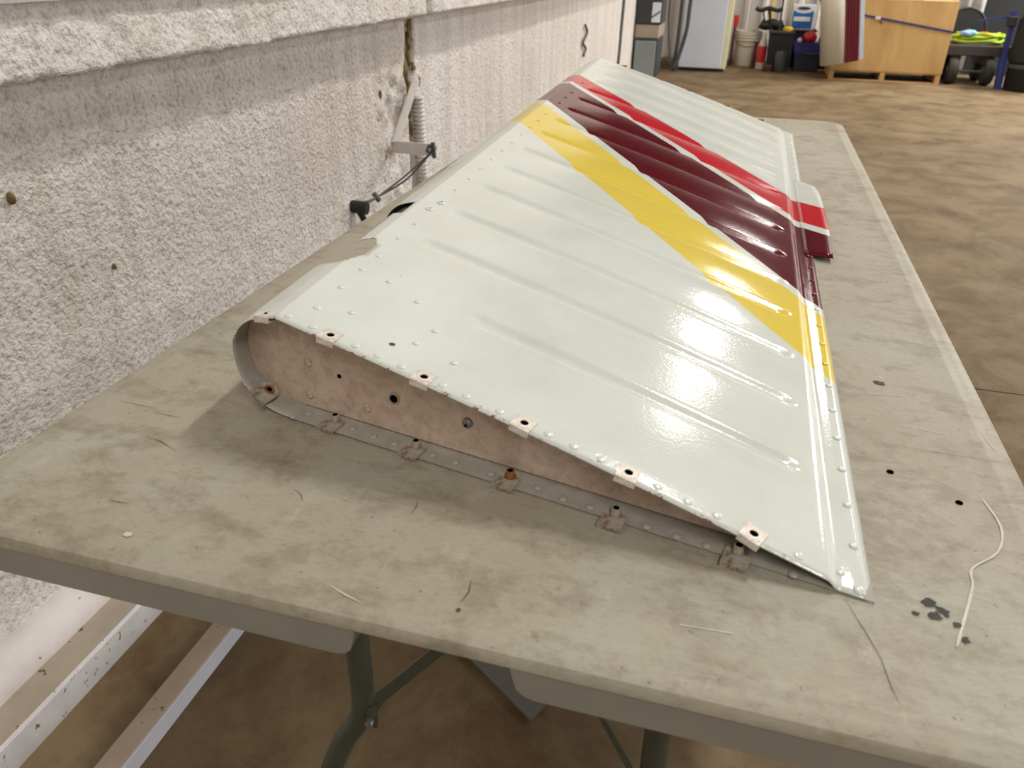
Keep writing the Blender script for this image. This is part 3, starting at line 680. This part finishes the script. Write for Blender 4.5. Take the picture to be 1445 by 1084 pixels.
# electrical boxes on the wall
jb = thing('junction_box', 'grey metal junction box set in the wall by the corner', 'electrical box', (-0.38, 7.5, 0.15))
bm = B(); box(bm, WX+0.006, -0.275, 7.42, 7.9, 0.10, 0.44, 0.01); obj('case', bm, 'dark_box', jb)
bm = B(); box(bm, -0.478, -0.288, 7.395, 7.425, 0.11, 0.42, 0.006); obj('cover', bm, 'grey_box', jb)
cb = thing('control_box', 'black control box with white label mounted above the grey junction box', 'electrical box', (-0.38, 7.5, 0.53))
bm = B(); box(bm, WX+0.006, -0.262, 7.42, 7.8, 0.555, 0.82, 0.012); obj('case', bm, 'dark_box', cb)
bm = B(); box(bm, -0.350, -0.275, 7.408, 7.425, 0.575, 0.735, 0.003); lab = obj('label_plate', bm, 'paper', cb)
bm = B(); bar(bm, (-0.352, 7.404, 0.615), (-0.278, 7.404, 0.665), (0, 0, 0.006), (0, 0.003, 0)); obj('dark_stripe', bm, 'dark_box', lab)
bm = B(); box(bm, WX+0.006, -0.275, 7.43, 7.75, 0.44, 0.555, 0.01); obj('mounting_block', bm, 'kerb_top', cb)
bm = B(); bar(bm, (WX+0.012, 6.5, 0.2), (WX+0.012, 6.62, 1.2), (0, 0.012, 0), (0.01, 0, 0)); tag(obj('wall_rail', bm, 'bolt'), 'slim grey rail running up the far wall end before the boxes', 'rail')
# hoses beside the refrigerator
for lab, P, r, mt in (('dark grey hose hanging straight beside the white refrigerator', [(-0.205, 8.8, 1.6), (-0.205, 8.8, 0.7), (-0.208, 8.8, 0.3), (-0.226, 8.8, 0.10), (-0.235, 8.78, 0.02)], 0.018, 'mgrey'),
                      ('dark grey hose curving down in front of the refrigerator', [(-0.09, 8.78, 1.6), (-0.118, 8.78, 0.72), (-0.125, 8.78, 0.44), (-0.165, 8.78, 0.22), (-0.215, 8.76, 0.03)], 0.020, 'mgrey'),
                      ('thin grey cable hanging on the white corner wall', [(-0.33, 8.8, 1.6), (-0.33, 8.8, 0.7), (-0.318, 8.8, 0.45), (-0.29, 8.8, 0.25), (-0.246, 8.8, 0.05)], 0.012, 'bolt')):
    bm = B(); tube(bm, curve_pts(P, 5), r, 8); tag(obj('hose', bm, mt, smooth=True), lab, 'hose')
fr = thing('refrigerator', 'white refrigerator with cream side edge standing in the far left corner', 'refrigerator', (0.06, 9.3, 0))
bm = B(); box(bm, -0.19, 0.312, 9.06, 9.7, 0.02, 1.75, 0.008); obj('body', bm, 'cream', fr)
bm = B(); box(bm, -0.19, 0.262, 9.0, 9.05, 0.035, 1.75, 0.01); dr = obj('door', bm, 'fridge', fr)
bm = B(); box(bm, 0.262, 0.283, 9.02, 9.06, 0.035, 1.75, 0.003); obj('gasket', bm, 'cream', fr)
bm = B(); box(bm, -0.18, 0.30, 9.04, 9.65, 0.0, 0.03); obj('plinth', bm, 'dgrey', fr)
bm = B(); box(bm, -0.16, -0.13, 8.96, 9.0, 0.95, 1.35, 0.006); obj('handle', bm, 'fridge', dr)
# bucket
bk2 = thing('bucket', 'white plastic bucket with rim standing beside the refrigerator', 'bucket', (0.515, 9.8, 0))
bm = B(); lathe(bm, [(0.115, 0), (0.12, 0.005), (0.148, 0.30), (0.155, 0.302), (0.155, 0.316), (0.15, 0.318), (0.152, 0.37), (0.14, 0.37), (0.112, 0.02)], (0.515, 9.8, 0), 28); obj('body', bm, 'bucket', bk2, smooth='auto')
for z in (0.275, 0.335):
    bm = B(); tube(bm, [(0.515+0.153*math.cos(a), 9.8+0.153*math.sin(a), z) for a in [2*math.pi*k/28 for k in range(28)]], 0.006, 6, closed=True); obj('rim', bm, 'bucket', bk2, smooth=True)
bm = B(); tube(bm, [(0.515-0.16*math.cos(a), 9.8-0.16*math.sin(a)*0.9, 0.33-0.12*math.sin(a)) for a in [math.pi*k/12 for k in range(13)]], 0.003, 6); obj('bail', bm, 'bolt', bk2, smooth=True)
sh = thing('hand_tool', 'long hand tool with red grip leaning beside the bucket', 'tool', (0.345, 9.68, 0))
bm = B(); tube(bm, [(0.350, 9.68, 0.40), (0.353, 9.68, 0.46), (0.352, 9.69, 0.53)], [0.018, 0.028, 0.03], 10); obj('grip', bm, 'bred', sh, smooth='auto')
bm = B(); tube(bm, [(0.352, 9.67, 0.01), (0.345, 9.68, 0.30), (0.348, 9.68, 0.41)], [0.022, 0.018, 0.012], 10); obj('shaft', bm, 'dred', sh, smooth='auto')
jug = thing('spray_jug', 'red and white jug standing on the floor right of the bucket', 'bottle', (0.68, 9.52, 0))
bm = B(); lathe(bm, [(0.045, 0), (0.05, 0.01), (0.05, 0.23), (0.03, 0.30), (0.02, 0.33), (0.02, 0.38)], (0.68, 9.52, 0), 18); obj('body', bm, 'bucket', jug, smooth='auto')
bm = B(); lathe(bm, [(0.0505, 0.07), (0.0512, 0.075), (0.0512, 0.235), (0.0505, 0.24)], (0.68, 9.52, 0), 18); obj('label_band', bm, 'bred', jug)
bm = B(); tube(bm, [(0.600, 9.55, 0.0), (0.605, 9.55, 0.27)], 0.018, 8); tag(obj('handle_stub', bm, 'dred', smooth='auto'), 'dark red wooden handle stub leaning between bucket and jug', 'tool handle')
# bin of brooms and rakes
rb = thing('tool_bin', 'black bin standing between the red jug and the blue tub', 'bin', (0.89, 9.62, 0))
bm = B(); prism(bm, [(0.745, 0.0), (0.985, 0.0), (0.995, 0.385), (0.73, 0.385)], 'y', 9.40, 9.66); obj('body', bm, 'black', rb)
bm = B(); box(bm, 0.722, 1.0, 9.385, 9.67, 0.375, 0.40, 0.006); obj('rim', bm, 'dgrey', rb)
bm = B(); lathe(bm, [(0.05, 0), (0.062, 0.02), (0.062, 0.19), (0.05, 0.215)], (0.885, 9.30, 0), 18); tag(obj('canister', bm, 'mgrey', smooth='auto'), 'charcoal round canister standing in front of the black bin', 'canister')
bm = B(); box(bm, 0.71, 0.81, 9.27, 9.36, 0.0, 0.07, 0.01); tag(obj('red_block', bm, 'dred'), 'dark red low box on the floor in front of the black bin', 'box')
for k, (x0, x1, zt, lab) in enumerate(((0.545, 0.83, 0.605, 'black wide broom head upturned above the bin with yellow handle'), (0.62, 0.87, 0.45, 'black bristly brush head upturned low above the bin'))):
    bt = thing('broom', lab, 'broom', ((x0+x1)/2, 9.62+0.06*k, 0.41))
    bm = B(); tube(bm, curve_pts([(x0, 9.6+0.05*k, zt+0.01), (x0+0.06, 9.6+0.05*k, zt-0.012), ((x0+x1)/2, 9.6+0.05*k, zt+0.012), (x1-0.05, 9.6+0.05*k, zt-0.01), (x1, 9.6+0.05*k, zt+0.012)], 4), 0.022 if k == 0 else 0.05, 8); obj('head', bm, 'black', bt, smooth=True)
    bm = B(); tube(bm, [((x0+x1)/2+0.07, 9.62+0.06*k, 0.34), ((x0+x1)/2, 9.6+0.05*k, zt)], 0.014, 8); tube(bm, [((x0+x1)/2-0.01, 9.62, 0.42), ((x0+x1)/2-0.06, 9.6, zt)], 0.008, 8); obj('socket', bm, 'black', bt, smooth='auto')
    bm = B(); xx = (x0+x1)/2+0.02*(1-2*k); tube(bm, [(xx, 9.64+0.05*k, zt), (xx-0.04, 9.75, 1.6)], 0.013, 8); obj('handle', bm, 'ywood' if k == 0 else 'yellow', bt, smooth='auto')
bm = B(); tube(bm, [(0.83, 9.58, 0.39), (0.80, 9.7, 1.5)], 0.01, 8); tag(obj('broom_pole', bm, 'dgrey', smooth='auto'), 'thin black pole rising out of the black bin', 'pole')
bm = B(); lathe(bm, [(0.05, 0), (0.055, 0.005), (0.055, 0.03), (0.03, 0.045)], (0.92, 9.5, 0.40), 16); tag(obj('yellow_lid', bm, 'yellow', smooth='auto'), 'yellow cap lying on the rim of the black bin', 'cap')
bm = B(); box(bm, 0.90, 0.96, 10.05, 10.11, 0.0, 1.5, 0.01); tag(obj('grey_post', bm, 'flap_white'), 'pale upright board leaning on the far cladding behind the bin', 'board')
# carton on a dark tub
tb = thing('storage_tub', 'dark navy tub under the blue and white carton', 'tub', (1.07, 9.85, 0))
bm = B(); prism(bm, [(0.97, 0), (1.21, 0), (1.23, 0.395), (0.95, 0.395)], 'y', 9.71, 9.98); obj('body', bm, 'navy', tb)
bm = B(); box(bm, 0.94, 1.24, 9.69, 9.99, 0.385, 0.405, 0.005); obj('lid', bm, 'dgrey', tb)
ct = thing('carton', 'white carton with blue label standing on the dark tub', 'carton', (1.06, 9.8, 0.405))
bm = B(); box(bm, 0.945, 1.185, 9.70, 9.9, 0.405, 0.655, 0.004); obj('body', bm, 'paper', ct)
bm = B(); prism(bm, [(0.955, 0.42), (1.165, 0.42), (1.165, 0.60), (1.12, 0.578), (1.06, 0.57), (1.0, 0.578), (0.955, 0.60)], 'y', 9.695, 9.70); lb = obj('label', bm, 'label_blue', ct)
bm = B(); box(bm, 0.965, 1.14, 9.690, 9.696, 0.490, 0.535, 0.002); obj('label_band', bm, 'paper', lb)
bm = B(); prism(bm, [(1.06+0.07*math.cos(a), 0.622+0.014*math.sin(a)) for a in [2*math.pi*k/16 for k in range(16)]], 'y', 9.695, 9.70); obj('label_oval', bm, 'dgrey', ct)
bt = thing('blue_tub', 'blue plastic tub holding a red ball in front of the carton', 'tub', (1.15, 9.5, 0))
bm = B(); prism(bm, [(1.05, 0), (1.29, 0), (1.30, 0.19), (1.03, 0.19)], 'y', 9.40, 9.64); obj('body', bm, 'navy', bt)
bm = B(); prism(bm, [(1.02, 0.185), (1.31, 0.185), (1.315, 0.30), (1.0, 0.30)], 'y', 9.38, 9.66); obj('rim_band', bm, 'blue', bt)
bm = B(); tube(bm, curve_pts([(1.03, 9.37, 0.24), (1.10, 9.36, 0.20), (1.2, 9.36, 0.19), (1.29, 9.37, 0.2)], 4), 0.006, 6); obj('handle', bm, 'mgrey', bt, smooth=True)
bm = B(); bmesh.ops.create_uvsphere(bm, u_segments=20, v_segments=12, radius=0.075)
for v in bm.verts: v.co = Vector((1.16+v.co.x, 9.5+v.co.y, 0.345+v.co.z*0.85))
tag(obj('red_ball', bm, 'bred', smooth=True), 'red rounded ball resting in the blue tub', 'ball')
bm = B(); bmesh.ops.create_uvsphere(bm, u_segments=14, v_segments=8, radius=0.028)
for v in bm.verts: v.co = Vector((1.055+v.co.x, 9.44+v.co.y, 0.318+v.co.z))
tag(obj('small_ball', bm, 'paper', smooth=True), 'small white ball resting in the blue tub', 'ball')
bm = B(); tube(bm, curve_pts([(1.36, 9.83, 0.0), (1.36, 9.83, 0.3), (1.31, 9.84, 0.6), (1.26, 9.86, 0.9), (1.23, 9.88, 1.15)], 4), [0.07+0.03*math.sin(k*0.7) for k in range(17)], 12)
tag(obj('black_bag', bm, 'black', smooth=True), 'tall black bag slumped behind the leaning white panel', 'bag')
# spare control surface standing up, tied to the crate
fl = thing('aircraft_flap', 'white and maroon aircraft panel standing upright against the plywood crate', 'aircraft part', (1.45, 8.68, 0.14))
def lean(x, y, z): return Vector((x-0.185*(z-0.15)*(1-0.0), y, z))
def flap_part(name, mat, xs, zb, smooth):
    bm = B(); a_, b_ = [], []
    for (x, y), z in zip(xs, zb): a_.append(bm.verts.new(lean(x, y, z))); b_.append(bm.verts.new(lean(x, y, 1.5)))
    for k in range(len(xs)-1): bm.faces.new((a_[k], a_[k+1], b_[k+1], b_[k]))
    o = obj(name, bm, mat, fl, smooth=smooth); m = o.modifiers.new('thickness', 'SOLIDIFY'); m.thickness = 0.004; m.offset = 0
nose = [(1.36, 8.83), (1.29, 8.80), (1.258, 8.76), (1.255, 8.72), (1.275, 8.68), (1.33, 8.655), (1.40, 8.65), (1.480, 8.66)]
flap_part('nose_skin', 'flap_white', nose, [0.16, 0.15, 0.145, 0.145, 0.145, 0.155, 0.17, 0.186], True)
for k in range(5):
    x0 = 1.482+0.027*k
    flap_part('maroon_rib', 'flap_maroon', [(x0, 8.662), (x0+0.008, 8.655), (x0+0.019, 8.655), (x0+0.027, 8.664)], [0.186+0.006*k, 0.188+0.006*k, 0.19+0.006*k, 0.192+0.006*k], False)
flap_part('edge_strip', 'flap_grey', [(1.618, 8.664), (1.64, 8.68), (1.662, 8.70)], [0.22, 0.228, 0.236], False)
flap_part('back_skin', 'flap_white', [(1.36, 8.83), (1.5, 8.80), (1.662, 8.71)], [0.16, 0.19, 0.236], False)
# plywood crate on pallet feet
cr = thing('crate', 'large plywood crate on pallet feet near the far wall', 'crate', (1.9, 9.3, 0))
bm = B(); box(bm, 1.372, 2.435, 8.88, 8.90, 0.10, 0.745, 0.002); obj('front_panel', bm, 'ply', cr)
bm = B(); box(bm, 2.415, 2.435, 8.90, 9.60, 0.10, 0.745, 0.002); obj('side_panel', bm, 'ply', cr)
bm = B(); box(bm, 1.372, 1.392, 8.90, 9.60, 0.10, 0.745, 0.002); obj('side_panel', bm, 'ply', cr)
bm = B(); box(bm, 1.372, 2.435, 9.60, 9.62, 0.10, 0.745, 0.002); obj('back_panel', bm, 'ply', cr)
bm = B(); box(bm, 1.372, 2.435, 8.88, 9.62, 0.745, 0.757, 0.002); obj('lid', bm, 'ply', cr)
bm = B(); box(bm, 1.372, 2.435, 8.885, 9.62, 0.088, 0.10); obj('deck', bm, 'ply', cr)
for x in (1.372, 1.865, 2.385):
    bm = B(); box(bm, x, x+0.048, 8.885, 9.60, 0.012, 0.088, 0.002); obj('foot', bm, 'ply', cr)
bm = B(); box(bm, 1.372, 2.435, 8.885, 8.98, 0.0, 0.012, 0.001); obj('bottom_board', bm, 'ply', cr)
st = thing('strap', 'dark blue strap running across the front of the plywood crate', 'strap', (1.9, 8.87, 0.5))
bm = B(); bar(bm, (1.56, 8.872, 0.618), (2.44, 8.872, 0.487), (0.001, 0, 0.010), (0, 0.002, 0)); obj('band', bm, 'strap', st)
bm = B(); box(bm, 1.70, 1.75, 8.862, 8.873, 0.575, 0.605, 0.004); obj('buckle', bm, 'flap_white', st)
bm = B(); bar(bm, (1.74, 8.868, 0.585), (1.775, 8.868, 0.545), (0.006, 0, 0.004), (0, 0.002, 0)); obj('loose_end', bm, 'mgrey', st)
bm = B(); tube(bm, [(1.62, 9.1, 0.80), (1.95, 9.1, 0.81)], 0.045, 12); tag(obj('dark_roll', bm, 'dgrey', smooth='auto'), 'dark rolled cloth lying on the left of the crate lid', 'roll')
bm = B(); box(bm, 1.98, 2.13, 8.92, 9.2, 0.757, 0.80, 0.01); tag(obj('white_pack', bm, 'paper'), 'white flat pack lying on the crate lid', 'pack')
# hand cart with a coil of lime hose
ca = thing('hand_cart', 'dark low cart with thick tyres standing right of the crate', 'cart', (2.75, 9.2, 0))
bm = B(); box(bm, 2.45, 3.03, 8.98, 9.55, 0.27, 0.37, 0.01); obj('deck', bm, 'cart', ca)
bm = B(); box(bm, 2.50, 2.60, 9.0, 9.5, 0.19, 0.27, 0.004); box(bm, 2.80, 2.90, 9.0, 9.5, 0.19, 0.27, 0.004); obj('axle_frame', bm, 'black', ca)
for x, y in ((2.545, 9.02), (2.875, 9.02), (2.545, 9.42), (2.875, 9.42)):
    bm = B(); n = 20; rg = []
    for dx, r in ((-0.045, 0.07), (-0.045, 0.11), (-0.02, 0.125), (0.02, 0.125), (0.045, 0.11), (0.045, 0.07)):
        rg.append([bm.verts.new((x+dx, y+r*math.cos(2*math.pi*k/n), 0.126+r*math.sin(2*math.pi*k/n))) for k in range(n)])
    for a, b in zip(rg, rg[1:]):
        for k in range(n): bm.faces.new((a[k], a[(k+1) % n], b[(k+1) % n], b[k]))
    bm.faces.new(rg[0][::-1]); bm.faces.new(rg[-1]); wh = obj('wheel', bm, 'tyre', ca, smooth='auto')
    bm = B(); tube(bm, [(x-0.05, y, 0.126), (x+0.05, y, 0.126)], 0.05, 14); obj('hub', bm, 'mgrey', wh, smooth='auto')
bm = B(); tube(bm, [(2.55, 9.02, 0.126), (2.87, 9.02, 0.126)], 0.014, 8); obj('axle', bm, 'mgrey', ca, smooth='auto')
bm = B(); P = []
for k in range(140):
    a = k*2*math.pi/28; r = 1+0.08*math.sin(k*0.9)
    P.append((2.745+0.205*r*math.cos(a)+0.03*math.sin(k*0.3), 9.16+0.14*r*math.sin(a), 0.384+0.0007*k*0.8+0.012*math.sin(k*0.51)**2))
tube(bm, P, 0.014, 7); tag(obj('hose_coil', bm, 'lime', smooth=True), 'lime green hose coiled on the dark cart', 'hose')
bm = B(); P = [(2.70+0.13*math.cos(a)*(1+0.1*math.sin(3*a)), 9.13+0.08*math.sin(a), 0.455+0.015*math.sin(2*a)) for a in [2*math.pi*k/30 for k in range(30)]]; tube(bm, P, 0.013, 7, closed=True)
tag(obj('orange_cord', bm, 'orange', smooth=True), 'orange cord loop lying in the lime hose coil', 'cord')
bm = B(); bmesh.ops.create_icosphere(bm, subdivisions=3, radius=1)
for v in bm.verts:
    f = 1+0.35*noise.noise(v.co*2.2); v.co = Vector((2.63+v.co.x*0.085*f, 9.08+v.co.y*0.06*f, 0.468+v.co.z*0.035*f))
tag(obj('blue_rag', bm, 'skyblue', smooth=True), 'crumpled pale blue rag on the lime hose', 'rag')
bm = B(); tube(bm, [(2.68+0.21*math.cos(a), 9.56, 0.43+0.25*math.sin(a)) for a in [math.pi*k/14 for k in range(15)]], 0.012, 6); prism(bm, [(2.68+0.20*math.cos(a), 0.43+0.24*math.sin(a)) for a in [math.pi*k/14 for k in range(15)]], 'y', 9.555, 9.57)
tag(obj('round_guard', bm, 'dgrey', smooth='auto'), 'dark half round guard standing behind the cart deck', 'guard')
bm = B(); rows = []
for i in range(15):
    rows.append([bm.verts.new((2.50+0.36*i/14+0.05*(1-k/9)*0, 9.72+0.035*math.sin(i*1.3+k*0.4)+0.02*math.sin(k*0.9), 0.30+0.85*k/9)) for k in range(10)])
for a, b in zip(rows, rows[1:]):
    for k in range(9): bm.faces.new((a[k], b[k], b[k+1], a[k+1]))
tp = obj('tarp', bm, 'tarp', smooth=True); m = tp.modifiers.new('thickness', 'SOLIDIFY'); m.thickness = 0.004
tag(tp, 'pale grey creased tarp hanging behind the cart', 'tarp')
bm = B(); box(bm, 2.84, 3.75, 9.84, 9.88, 0.02, 1.2, 0.004); tag(obj('charcoal_board', bm, 'dgrey'), 'tall charcoal board standing behind the cart', 'board')
js = thing('floor_jack_stand', 'blue steel stand with slanting leg at the right edge', 'stand', (2.95, 8.8, 0))
bm = B(); bar(bm, (2.90, 8.80, 0.70), (2.925, 8.80, 0.28), (0.022, 0, 0), (0, 0.02, 0)); obj('post', bm, 'rollerblue', js)
bm = B(); bar(bm, (2.925, 8.80, 0.30), (2.945, 8.78, 0.0), (0.03, 0, 0), (0, 0.025, 0)); obj('leg', bm, 'rollerblue', js)
bm = B(); box(bm, 2.865, 2.94, 8.76, 8.84, 0.56, 0.65, 0.008); obj('collar', bm, 'black', js)
bm = B(); bar(bm, (2.62, 8.85, 0.595), (2.90, 8.85, 0.645), (0, 0, 0.008), (0, 0.008, 0)); obj('cross_tube', bm, 'rollerblue', js)
bl = thing('black_drum', 'black drum with pale strap standing at the right edge', 'drum', (3.15, 8.75, 0))
bm = B(); lathe(bm, [(0.16, 0), (0.175, 0.02), (0.185, 0.25), (0.20, 0.27), (0.20, 0.62), (0.18, 0.66), (0.10, 0.70)], (3.16, 8.75, 0), 24); obj('body', bm, 'black', bl, smooth='auto')
bm = B(); lathe(bm, [(0.186, 0.205), (0.19, 0.21), (0.19, 0.235), (0.186, 0.24)], (3.16, 8.75, 0), 24); obj('band', bm, 'mgrey', bl)
bm = B(); tube(bm, curve_pts([(3.06, 8.6, 0.66), (3.10, 8.56, 0.72), (3.17, 8.56, 0.69), (3.20, 8.58, 0.75)], 5), 0.012, 8); obj('chain', bm, 'steel', bl, smooth=True)
